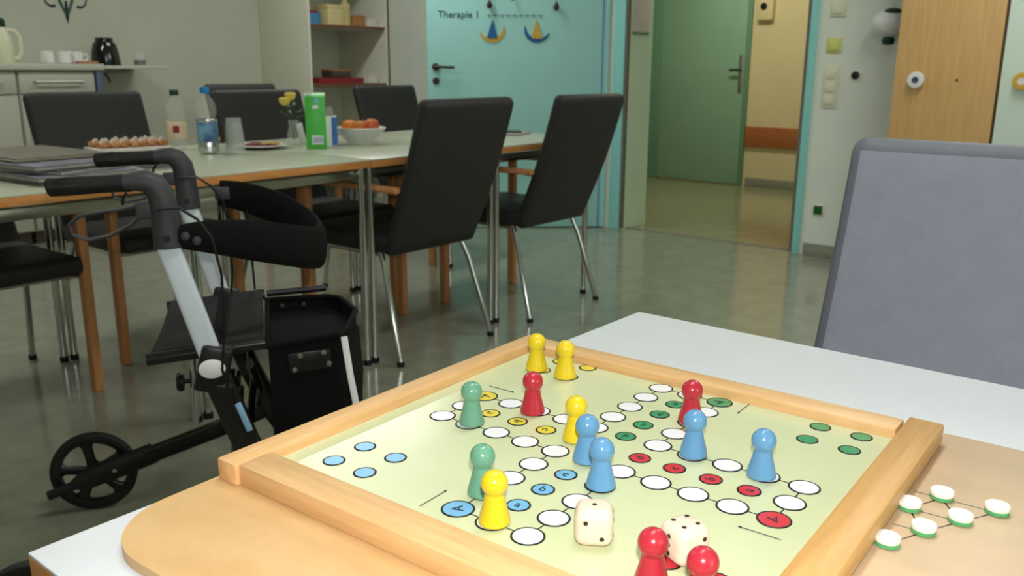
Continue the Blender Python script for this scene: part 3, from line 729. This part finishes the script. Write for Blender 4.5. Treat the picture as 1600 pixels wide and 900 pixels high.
# newspapers and magazines at the left
random.seed(5)
NP = [(1.16, 2.62, .30, .38, 12, 'paper1', 'folded grey newspaper at the bottom of the pile'), (1.13, 2.60, .28, .36, 4, 'paper3', 'violet grey magazine in the middle of the pile'), (1.14, 2.62, .27, .34, 18, 'paper2', 'dark glossy magazine near the top of the pile'), (1.12, 2.63, .26, .33, 8, 'paper3', 'violet magazine just under the brown folder')]
z = TZ
for x, y, w_, l_, a, m_, lb in NP:
    t = thing('magazine', lb, 'magazine', (x, y, z), R(a), 'reading matter piled at the table end')
    MB().box((0, 0, .005), (w_, l_, .010), .002).done('pages', 'paper1', t)
    MB().box((.001, 0, .0112), (w_+.004, l_+.004, .0018), .0006).done('cover', m_, t)
    z += .0125
t = thing('folder', 'flat brown grey folder lying open on top of the magazines', 'folder', (1.15, 2.80, z), R(3), 'reading matter piled at the table end')
MB().box((0, 0, .004), (.30, .44, .006), .002).done('cover', 'paper4', t); MB().box((0, 0, .0085), (.27, .40, .003), .001).done('sheets', 'paper4', t)
t = thing('open_newspaper', 'thin newspaper lying beside the pile under the wheeled walker grip', 'newspaper', (1.44, 2.68, TZ), R(-12))
MB().box((0, 0, .002), (.15, .24, .004), .001).done('sheet', 'paper1', t); MB().box((.02, 0, .0048), (.10, .22, .0015), .0005).done('top_sheet', 'paper2', t)
t = thing('loose_papers', 'crumpled printed papers at the right end of the table', 'papers', (3.33, 2.78, TZ), R(20))
MB().box((0, 0, .004), (.20, .26, .008), .002).done('sheet', 'paper1', t); MB().box((.02, -.01, .0105), (.13, .18, .005), .002, rot=Matrix.Rotation(R(20), 3, 'Z')).done('top_sheet', 'paper2', t)

# ------------------------------------------------------------------ wheeled walker (local: x forward, y left, origin between rear wheels)
rw = thing('wheeled_walker', 'black and silver wheeled walker with seat, bag and grips', 'walker', (.7265, 1.8085, 0), R(-35.43))
def wheel(x, y, r, parent, nm='wheel'):
    w_ = MB(); w_.lathe([(r-.012, -.013), (r-.003, -.012), (r, -.006), (r, .006), (r-.003, .012), (r-.012, .013)], (x, y, r), 44, axis=(0, 1, 0))
    o = w_.done(nm, 'rubber', parent)
    rim = MB()
    rim.lathe([(r-.011, -.011), (r-.011, .011), (r-.024, .009), (r-.026, 0), (r-.024, -.009), (r-.011, -.011)], (x, y, r), 44, axis=(0, 1, 0))
    rim.lathe([(0, -.016), (.020, -.016), (.022, 0), (.020, .016), (0, .016)], (x, y, r), 20, axis=(0, 1, 0))
    rim.done('rim', 'blackplas', o)
    for k in range(5):
        a = R(100+72*k); d = Vector((math.cos(a), 0, math.sin(a))); c = Vector((x, y, r))
        MB().tube([c+d*.012, c+d*.035, c+d*(r-.036), c+d*(r-.018)], [(.014, .007), (.0115, .007), (.0125, .007), (.026, .007)], 10, up=(0, 1, 0)).done('spoke', 'blackplas', o)
    MB().lathe([(.007, 0), (.007, .006), (.003, .009), (0, .009)], (x, y-.030 if y > 0 else y-.018, r), 12, axis=(0, -1, 0)).done('axle_bolt', 'chrome', o)
for s in (-1, 1):
    yf = s*.232; yw = s*.297
    wheel(0.0, yw, .1, rw); wheel(.56, s*.262, .1, rw)
    # grips and moulded bends
    g_ = MB().tube([(.088, yf, .866), (.092, yf, .8665), (.13, yf, .868), (.19, yf, .870), (.222, yf, .871)], [.012, .0165, .0165, .0155, .0165], 18).done('grip', 'rubber', rw)
    MB().tube([(.10, yf, .867), (.125, yf, .868), (.145, yf, .8685)], [.0168, .0174, .0158], 18, caps=False).done('grip_ridge', 'blackplas', g_)
    hd = MB().tube([(.212, yf, .8705), (.228, yf, .873), (.246, yf, .873), (.260, yf, .866), (.270, yf, .850), (.274, yf, .825), (.275, yf, .79), (.2765, yf, .752)], [(.0155, .017), (.0175, .018), (.020, .019), (.0225, .0195), (.0235, .020), (.0235, .020), (.0245, .020), (.026, .020)], 20, up=(0, 1, 0)).done('handle_bend', 'greyplas', rw)
    MB().cyl((.276, yf-.021, .772), (.276, yf+.021, .772), .006, 12).done('screw', 'blackplas', hd)
    # brake lever loop and cable
    MB().tube([(.246, yf, .833), (.205, yf, .824), (.165, yf, .820), (.135, yf, .815), (.117, yf, .800), (.120, yf, .782), (.145, yf, .772), (.180, yf, .778), (.215, yf, .795), (.235, yf, .812), (.250, yf, .818)], (.0034, .006), 8, up=(0, 1, 0)).done('brake_lever', 'greyplas', rw)
    MB().span((.226, yf-.006, .806), (.262, yf+.006, .836), .004).done('lever_mount', 'greyplas', rw)
    MB().tube([(.215, yf+s*.0, .853), (.208, yf, .845), (.206, yf, .832)], .003, 6).done('brake_hook', 'blackplas', rw)
    yc = yf + (-.022)
    MB().tube([(.262, yc, .825), (.300, yc, .827), (.330, yc, .805), (.352, yc, .77), (.364, yc, .70), (.362, yc, .60), (.352, yc, .52), (.372, yc, .42)], .0028, 6).done('brake_cable', 'blackplas', rw)
    # silver upright, hinge block, black lower tube
    MB().tube([(.272, yf, .768), (.3315, yf, .545)], (.0205, .011), 32, up=(0, 1, 0), sq=.45).done('upright', 'silver', rw)
    hb = MB().box((.336, yf, .517), (.058, .038, .092), .008, rot=Matrix.Rotation(R(15), 3, 'Y')).done('hinge_block', 'blackplas', rw)
    oc = MB(); oc.lathe([(.0001, 0), (.0215, 0), (.0215, .0015), (.019, .003), (.0001, .003)], (0, 0, 0), 28, axis=(0, -1, 0))
    c_ = oc.done('cover_cap', 'whiteplas', hb, (.334, yf-.0192, .522)); c_.scale = (1.12, 1, .86)
    MB().box((.350, yf, .478), (.040, .04, .028), .008, rot=Matrix.Rotation(R(20), 3, 'Y')).done('clamp', 'blackplas', rw)
    MB().tube([(.338, yf, .505), (.385, yf, .36), (.430, yf, .25), (.455, yf, .205)], (.026, .014), 24, up=(0, 1, 0), sq=.5).done('front_tube', 'blackpaint', rw)
    if s < 0: MB().box((.384, yf-.0135, .418), (.012, .004, .062), .002, rot=Matrix.Rotation(R(-18), 3, 'Y')).done('size_sticker', 'skyblue', rw)
    MB().tube([(.45, yf, .225), (.50, s*.25, .20), (.555, s*.262, .196), (.565, s*.262, .21)], .014, 12).done('caster_neck', 'blackpaint', rw)
    fk = MB()
    for q in (-1, 1): fk.tube([(.560, s*.262+q*.004, .215), (.560, s*.262+q*.021, .195), (.560, s*.262+q*.023, .10)], (.010, .004), 8, up=(0, 1, 0))
    fk.done('caster_fork', 'blackplas', rw)
    # rear stay with sleeve and tipping stub
    yl = yw - .034 if s > 0 else yw + .034
    MB().tube([(.085, yl, .126), (.30, yl-.01 if s > 0 else yl+.01, .197), (.425, yf, .250)], (.021, .013), 24, up=(0, 1, 0), sq=.55).done('rear_stay', 'blackpaint', rw)
    MB().tube([(-.045, yl, .083), (-.02, yl, .090), (.05, yl, .114), (.145, yl, .146)], [(.012, .012), (.024, .016), (.027, .016), (.027, .016)], 16, up=(0, 1, 0)).done('sleeve', 'blackplas', rw)
    MB().tube([(-.10, yl, .062), (-.03, yl, .086)], .0115, 14).done('tipping_stub', 'rubber', rw)
    MB().lathe([(.005, 0), (.005, .004), (0, .006)], (.055, yl-.016, .117), 10, axis=(0, -1, 0)).done('bolt', 'chrome', rw)
    # height tube and star knob
    if s > 0: MB().cyl((.250, yf, .225), (.262, yf, .515), .009, 12).done('height_tube', 'chrome', rw)
    if s > 0: kn = MB().lathe([(.006, 0), (.006, .018), (.022, .020), (.024, .028), (.020, .036), (0, .038)], (.252, yf, .335), 16, axis=(-1, 0, 0)).done('knob', 'blackplas', rw)
    # seat bars
    MB().cyl((.215, s*.195, .532), (.432, s*.195, .548), .0125, 14).done('seat_bar', 'blackpaint', rw)
    MB().cyl((.335, s*.195, .53), (.336, yf, .52), .009, 10).done('seat_bracket', 'steel', rw)
# hub levers, cross braces
MB().tube([(.38, -.20, .30), (.40, 0, .41), (.38, .20, .51)], (.012, .008), 10, up=(1, 0, 0)).done('cross_brace', 'blackpaint', rw)
MB().tube([(.40, .20, .28), (.41, 0, .39), (.40, -.20, .51)], (.012, .008), 10, up=(1, 0, 0)).done('cross_brace', 'blackpaint', rw)
MB().cyl((.365, -.19, .47), (.365, -.15, .47), .016, 14).done('lock_disc', 'chrome', rw)
MB().cyl((.36, -.22, .31), (.36, .22, .31), .010, 12).done('cross_bar', 'blackpaint', rw)
# seat cloth
q = MB(); secs = []
for k in range(9):
    y = -.195+.39*k/8; sag = -.010*(1-(2*k/8-1)**2)
    secs.append([(.222, y, .5405+sag), (.428, y, .556+sag), (.428, y, .561+sag), (.222, y, .5455+sag)])
q.loft(secs).done('seat_cloth', 'seatfab', rw)
MB().tube([(.34, -.195, .558), (.342, -.08, .557), (.342, .08, .557), (.34, .195, .560)], (.010, .003), 8, up=(0, 0, 1)).done('seat_strap', 'nylon', rw)
# padded back strap
def strap_pts():
    P = [(.292, -.238, .772), (.34, -.226, .768), (.42, -.195, .752), (.50, -.13, .724), (.548, -.055, .704), (.556, .02, .706), (.53, .10, .725), (.47, .175, .755), (.40, .222, .776), (.345, .240, .785)]
    out = []
    n = len(P)
    for i in range(n-1):
        p0, p1, p2, p3 = [Vector(P[min(n-1, max(0, i+k))]) for k in (-1, 0, 1, 2)]
        for s_ in range(3):
            u = s_/3
            out.append(.5*((2*p1) + (p2-p0)*u + (2*p0-5*p1+4*p2-p3)*u*u + (3*p1-p0-3*p2+p3)*u**3))
    out.append(Vector(P[-1])); return out
SP = strap_pts(); N_ = len(SP)
rad = [(.009+.004*math.sin(math.pi*i/(N_-1)), .020+.010*min(1.0, i/6)+.015*math.sin(math.pi*i/(N_-1))) for i in range(N_)]
bs = MB().tube(SP, rad, 14, up=(0, 0, 1)).done('back_strap', 'nylon', rw)
for x_, z_ in ((.307, .774), (.326, .765)): MB().lathe([(.008, 0), (.008, .003), (.005, .005), (0, .005)], (x_, -.246, z_), 14, axis=(0, -1, 0)).done('rivet', 'greyplas', bs)
MB().box((.352, .228, .786), (.034, .012, .030), .004).done('buckle', 'greyplas', bs)
MB().cyl((.405, .215, .77), (.41, .2, .56), .003, 6).done('strap_cord', 'blackplas', rw)
# shopping bag
bg = MB(); secs = []
for z_, x0, x1, y0, y1 in ((.24, .445, .575, -.155, .17), (.26, .438, .588, -.165, .18), (.40, .436, .598, -.168, .20), (.50, .436, .592, -.165, .215), (.552, .436, .580, -.160, .20)):
    secs.append([(x0, y0, z_), (x1-.02, y0, z_), (x1, y0+.02, z_), (x1+.045, (y0+y1)/2+.04, z_-.01), (x1+.02, y1-.02, z_), (x1-.02, y1, z_), (x0, y1, z_)])
bg.loft(secs[:-1])
bgo = bg.done('bag', 'nylon', rw)
rimp = [(.436, -.165, .53), (.575, -.165, .545), (.592, -.14, .545), (.63, .05, .535), (.605, .19, .53), (.575, .212, .53), (.436, .212, .53)]
MB().tube(rimp, .006, 8, closed=True).done('bag_rim', 'nylon', bgo)
w_ = MB(); 
for a, b in zip(rimp, rimp[1:]+rimp[:1]):
    A, B = Vector(a), Vector(b)
    vs_ = [w_.bm.verts.new(p) for p in (A-Vector((0, 0, .05)), B-Vector((0, 0, .05)), B, A)]
    w_.face(vs_)
w_.done('bag_collar', 'nylon', bgo)
MB().tube([(.585, -.1695, .541), (.594, -.170, .46), (.605, -.171, .385), (.606, -.168, .29)], (.0065, .0012), 8, up=(0, 1, 0)).done('reflective_strip', 'reflect', bgo)
pl_ = MB().box((.515, -.1695, .495), (.085, .005, .042), .003, rot=Matrix.Rotation(R(-3), 3, 'Y')).done('bag_plate', 'blackplas', bgo)
for x_, z_ in ((.485, .480), (.497, .508), (.543, .512), (.553, .488)):
    MB().lathe([(.0055, 0), (.005, .003), (0, .004)], (x_, -.172, z_), 10, axis=(0, -1, 0)).done('rivet', 'steel', pl_)
MB().cyl((.436, .214, .545), (.575, .214, .55), .008, 10).done('bag_hanger', 'blackplas', bgo)
for x_ in (.47, .52): MB().lathe([(.006, 0), (.005, .003), (0, .004)], (x_, .205, .515), 10, axis=(0, -1, 0)).done('rivet', 'greyplas', bgo)

# ------------------------------------------------------------------ white table in the foreground
nt = thing('white_table', 'white laminate table with beech edge in the foreground', 'table', (.6235, -.09, 0))
hx, hy, NT = .4095, .697, .74
MB().span((-hx, -hy, NT-.0035), (hx, hy, NT), .001).span((-hx+.006, -hy+.006, NT-.025), (hx-.006, hy-.006, NT-.003)).done('tabletop', 'tabletop_near', nt)
MB().span((-hx, -hy, NT-.028), (-hx+.0045, hy, NT-.0037), .001).done('edge_band', 'edge', nt)
MB().span((hx-.0045, -hy, NT-.028), (hx, hy, NT-.0037), .001).done('edge_band', 'edge', nt)
MB().span((-hx+.0045, hy-.0045, NT-.028), (hx-.0045, hy, NT-.0037), .001).done('edge_band', 'edge', nt)
MB().span((-hx+.0045, -hy, NT-.028), (hx-.0045, -hy+.0045, NT-.0037), .001).done('edge_band', 'edge', nt)
for sx in (-1, 1):
    for sy in (-1, 1):
        l = MB().cyl((sx*(hx-.035), sy*(hy-.035), .018), (sx*(hx-.035), sy*(hy-.035), NT-.028), .0165, 16).done('leg', 'chrome', nt)
        MB().cyl((sx*(hx-.035), sy*(hy-.035), 0), (sx*(hx-.035), sy*(hy-.035), .02), .019, 16).done('foot_cap', 'rubber', l)

# ------------------------------------------------------------------ board game (local x = u, y = -v, in metres)
G = .031566
BC = (.5871, .3705); BA = R(2.07)
ZS = .757                                     # printed sheet; the base plate lies on the table at .74
def uv(u, v, z=0.0): return Vector(((u-5)*G, -(v-5)*G, z))
def world_uv(u, v, z=0.0):
    p = uv(u, v); c, s = math.cos(BA), math.sin(BA)
    return (BC[0]+c*p.x-s*p.y, BC[1]+s*p.x+c*p.y, ZS+z)
gb = thing('board_game', 'wooden framed board game with a pale green printed sheet', 'board game', (BC[0], BC[1], ZS), BA)
def uvbox(name, u0, u1, v0, v1, z0, z1, m, bevel=.0015, parent=gb):
    a, b = uv(u0, v0), uv(u1, v1)
    return MB().span((a.x, a.y, z0), (b.x, b.y, z1), bevel, 2).done(name, m, parent)
# base plate with rounded near corners
def rounded_plate(u0, u1, v0, v1, r):
    pts = []
    x0, x1 = uv(u0, 0).x, uv(u1, 0).x; y0, y1 = uv(0, v1).y, uv(0, v0).y; rr = r*G
    for k in range(13): a = R(180+90*k/12); pts.append((x0+rr+rr*math.cos(a), y0+rr+rr*math.sin(a)))
    pts += [(x1, y0), (x1, y1)]
    for k in range(13): a = R(90+90*k/12); pts.append((x0+rr+rr*math.cos(a), y1-rr+rr*math.sin(a)))
    return pts
MB().prism(rounded_plate(-5.5, 11.35, -2.32, 11.85, 2.0), -.0167, -.0085, .0015).done('base_plate', 'plate', gb)
uvbox('side_plate', -4.0, 12.55, 11.88, 17.0, -.0167, -.0095, 'birch', .001)
uvbox('frame_bar', -2.12, 11.35, -2.2, -1.46, -.0085, .0098, 'framewood', .0016)
uvbox('frame_bar', 10.42, 11.33, -1.455, 11.0, -.0085, .0095, 'framewood2', .0016)
uvbox('frame_bar', -2.1, 11.62, 11.06, 12.0, -.0085, .0100, 'darkbar', .0022)
uvbox('frame_bar', -2.02, -1.02, -1.45, 11.04, -.0085, .0096, 'framewood2', .0016)
sh = uvbox('game_sheet', -1.02, 10.42, -1.46, 11.06, -.004, 0.0, 'sheet', 0)
# spots: one shared mesh per size and colour
def spot_mesh(r, m):
    b = MB(); b.lathe([(r*G, .0001), (r*G, .0004), ((r-.052)*G, .00045)], (0, 0, 0), 28, mats=[0, 0]); b.m = 1
    b.lathe([((r-.052)*G, .00045), (0, .00045)], (0, 0, 0), 28)
    me = bpy.data.meshes.new('spot'); b.bm.to_mesh(me); b.bm.free()
    me.materials.append(M['black']); me.materials.append(M[m]); return me
SM = {}
def spot(u, v, r, m):
    if (r, m) not in SM: SM[(r, m)] = spot_mesh(r, m)
    return link('spot', SM[(r, m)], sh, uv(u, v))
def rot90(a, b, n):
    for _ in range(n): a, b = -b, a
    return a, b
TXT = {}
def letter(ch_, u, v, upu, upv, size, n):
    key = (ch_, size)
    if key not in TXT:
        me = text_mesh(ch_, size, .0001); me.materials.append(M['stickd']); TXT[key] = me
    ang = math.atan2(-upv, upu) - math.pi/2       # local y of the letter points along (upu, upv)
    return link('letter', TXT[key], sh, uv(u, v, .0007), (0, 0, ang))
COLS = ['spotblue', 'spotyellow', 'spotgreen', 'spotred']
path = []
ln = MB()
for n in range(4):
    arm = [(-5, -1), (-4, -1), (-3, -1), (-2, -1), (-1, -1), (-1, -2), (-1, -3), (-1, -4), (-1, -5), (0, -5)]
    for i, (a, b) in enumerate(arm):
        a, b = rot90(a, b, n); path.append((a+5, b+5))
        if i == 0:
            spot(a+5, b+5, .40, COLS[n]); up = rot90(-.7, -.7, n); letter('A', a+5, b+5, up[0], up[1], .0125, n)
        else: spot(a+5, b+5, .39, 'spotwhite')
    for i in range(4):
        a, b = rot90(-4+i, 0, n); spot(a+5, b+5, .30, COLS[n]); up = rot90(1, 0, n); letter('abcd'[i], a+5, b+5, up[0], up[1], .0115, n)
    for da in (-.55, .55):
        for db in (-.57, .57):
            a, b = rot90(-4.45+da, -4.65+db, n); spot(a+5, b+5, .30, COLS[n])
    # starting arrow
    p0, p1 = rot90(-5.45, -1.78, n), rot90(-4.55, -1.80, n)
    A, B = uv(p0[0]+5, p0[1]+5, .0006), uv(p1[0]+5, p1[1]+5, .0006)
    ar = MB().tube([A, B], (.0003, .0003), 6); ar.lathe([(0.0009, 0), (0, .0030)], B, 8, axis=(B-A)); ar.done('arrow', 'stickd', sh)
for (a, b), (c, d) in zip(path, path[1:]+path[:1]):
    A, B = uv(a, b), uv(c, d); dr = (B-A).normalized(); sd = Vector((-dr.y, dr.x, 0))*.00055
    L_ = (B-A).length
    A2, B2 = A+dr*.36*G, B-dr*.36*G
    vs_ = [ln.bm.verts.new(p+Vector((0, 0, .0003))) for p in (A2-sd, B2-sd, B2+sd, A2+sd)]
    ln.face(vs_)
lo = ln.done('path_lines', 'black', sh); lo['kind'] = 'stuff'

# pawns
def make_pawn(name, m):
    t = thing(name, '', 'pawn', (0, 0, 0))
    prof = [(0, 0), (.0100, 0), (.0113, .0006), (.0116, .0016), (.0114, .0032), (.0104, .0075), (.0090, .0125), (.0078, .0175), (.0072, .0212), (.0069, .0228)]
    MB().lathe(prof, (0, 0, 0), 36).done('body', m, t)
    r = .0097; hp = [(.0066, .0222)]
    for k in range(0, 15):
        a = R(-42 + (132)*k/14); hp.append((max(0, r*math.cos(a)) if k < 14 else 0, .0303 + r*math.sin(a)))
    MB().lathe(hp, (0, 0, 0), 36).done('head', m, t)
    return t
PW = {
 'yellow_pawn': ('pawnyellow', [(9.0, -.18, 'yellow pawn in the far home corner, the leftmost of its pair'), (8.97, 1.0, 'yellow pawn in the far home corner, the nearer of its pair'), (4.96, 4.02, 'yellow pawn in the middle of the board behind the blue pair'), (.02, 5.06, 'yellow pawn nearest the camera, in front of a green pawn')]),
 'red_pawn': ('pawnred', [(5.82, 1.94, 'red pawn right of the far green pawn'), (8.05, 5.97, 'red pawn near the far frame bar behind a blue pawn'), (-.08, 9.06, 'red pawn at the bottom picture edge, left of the second die'), (-.13, 10.13, 'red pawn at the bottom picture edge, in front of the second die')]),
 'blue_pawn': ('pawnblue', [(4.01, 4.97, 'blue pawn in the middle, touching the yellow one, farther of the pair'), (2.99, 6.03, 'blue pawn in the middle, nearer of the close pair'), (6.02, 7.03, 'blue pawn just in front of the far red pawn'), (5.93, 8.93, 'blue pawn standing alone, rightmost on the board')]),
 'green_pawn': ('pawngreen', [(4.07, 1.05, 'green pawn farther from the camera, left of a red pawn'), (.93, 3.98, 'green pawn behind the nearest yellow pawn')]),
}
for nm, (m, lst) in PW.items():
    p0 = make_pawn(nm, m)
    for i, (u, v, lb) in enumerate(lst):
        o = p0 if i == 0 else copy_tree(p0)
        o['label'] = lb; o['group'] = nm.replace('_', ' ') + 's on the board'
        o.location = world_uv(u, v, .0006); o.rotation_euler = (0, 0, random.random()*6)

# dice
def make_die(label, u, v, yaw, faces):
    t = thing('die', label, 'die', world_uv(u, v, .0008), yaw, 'wooden dice on the board')
    s = .0262
    b = MB().box((0, 0, s/2), (s, s, s), .0068, 6).done('cube', 'diewood', t, sharp=80)
    o = .0055
    pat = {7: [(o, o), (-o, -o)], 1: [(0, 0)], 2: [(-o, o), (o, -o)], 3: [(0, o*1.1), (0, 0), (0, -o*1.1)], 4: [(-o, -o), (o, o), (-o, o), (o, -o)], 5: [(-o, -o), (o, o), (-o, o), (o, -o), (0, 0)], 6: [(-o, -o), (o, o), (-o, o), (o, -o), (-o, 0), (o, 0)]}
    dirs = {'top': (Vector((0, 0, 1)), Vector((1, 0, 0)), Vector((0, 1, 0))), 'front': (Vector((0, -1, 0)), Vector((1, 0, 0)), Vector((0, 0, 1))), 'left': (Vector((-1, 0, 0)), Vector((0, -1, 0)), Vector((0, 0, 1))), 'right': (Vector((1, 0, 0)), Vector((0, 1, 0)), Vector((0, 0, 1))), 'back': (Vector((0, 1, 0)), Vector((-1, 0, 0)), Vector((0, 0, 1)))}
    for f_, n in faces.items():
        nn, ax, ay = dirs[f_]
        for px, py in pat[n]:
            c = Vector((0, 0, s/2)) + nn*(s/2-.0001) + ax*px + ay*py
            MB().lathe([(.0017, 0), (.0016, .0003), (0, .0002)], c, 12, axis=nn).done('pip', 'pip', t)
    return t
# yaw turns the die so that its front (-y) looks towards the camera
CY = math.atan2(cf_.y, cf_.x) - math.pi/2
make_die('pale wooden die showing one on top', 0.74, 7.22, CY + R(-6), {'top': 1, 'front': 2, 'left': 3, 'right': 4, 'back': 5})
make_die('pale wooden die showing four on top, behind the two red pawns', 1.26, 9.10, CY + R(28), {'top': 4, 'front': 7, 'left': 3, 'right': 5, 'back': 6})

# tokens and printed lines on the birch plate
TK = [(8.11, 12.70), (7.08, 12.19), (7.11, 13.30), (6.08, 12.73), (5.02, 12.21), (8.13, 13.91)]
ll = MB()
def seg(a, b):
    A, B = uv(*a, -.0094), uv(*b, -.0094); dr = (B-A).normalized(); sd = Vector((-dr.y, dr.x, 0))*.0006
    ll.face([ll.bm.verts.new(p) for p in (A-sd, B-sd, B+sd, A+sd)])
for a, b in (((8.11, 12.70), (7.08, 12.19)), ((8.11, 12.70), (7.11, 13.30)), ((7.08, 12.19), (6.08, 12.73)), ((7.11, 13.30), (6.08, 12.73)), ((7.11, 13.30), (8.13, 13.91)), ((6.08, 12.73), (5.02, 12.21)), ((8.11, 12.70), (8.13, 13.91)), ((7.08, 12.19), (7.11, 13.30)), ((8.11, 12.70), (8.10, 12.08)), ((6.08, 12.73), (6.06, 12.08))): seg(a, b)
o_ = ll.done('printed_lines', 'black', gb); o_['kind'] = 'stuff'
TL = ['white and green round token nearest the far edge of the birch plate', 'white and green round token half hidden by the frame, farther one', 'white and green round token in the middle of the zigzag', 'white and green round token second from the camera', 'white and green round token closest to the camera by the frame', 'white and green round token farthest to the right']
tk0 = thing('game_token', TL[0], 'token', world_uv(*TK[0], -.0093), BA, 'round tokens on the birch plate')
MB().lathe([(0, 0), (.0078, 0), (.0086, .0006), (.0086, .0034), (0, .0034)], seg=28).done('lower_half', 'tokgreen', tk0)
MB().lathe([(.0086, .0034), (.0088, .0040), (.0088, .0062), (.0082, .0070), (0, .0070)], seg=28).done('upper_half', 'tokwhite', tk0)
for p, lb in list(zip(TK, TL))[1:]: copy_thing(tk0, lb, world_uv(*p, -.0093), BA)
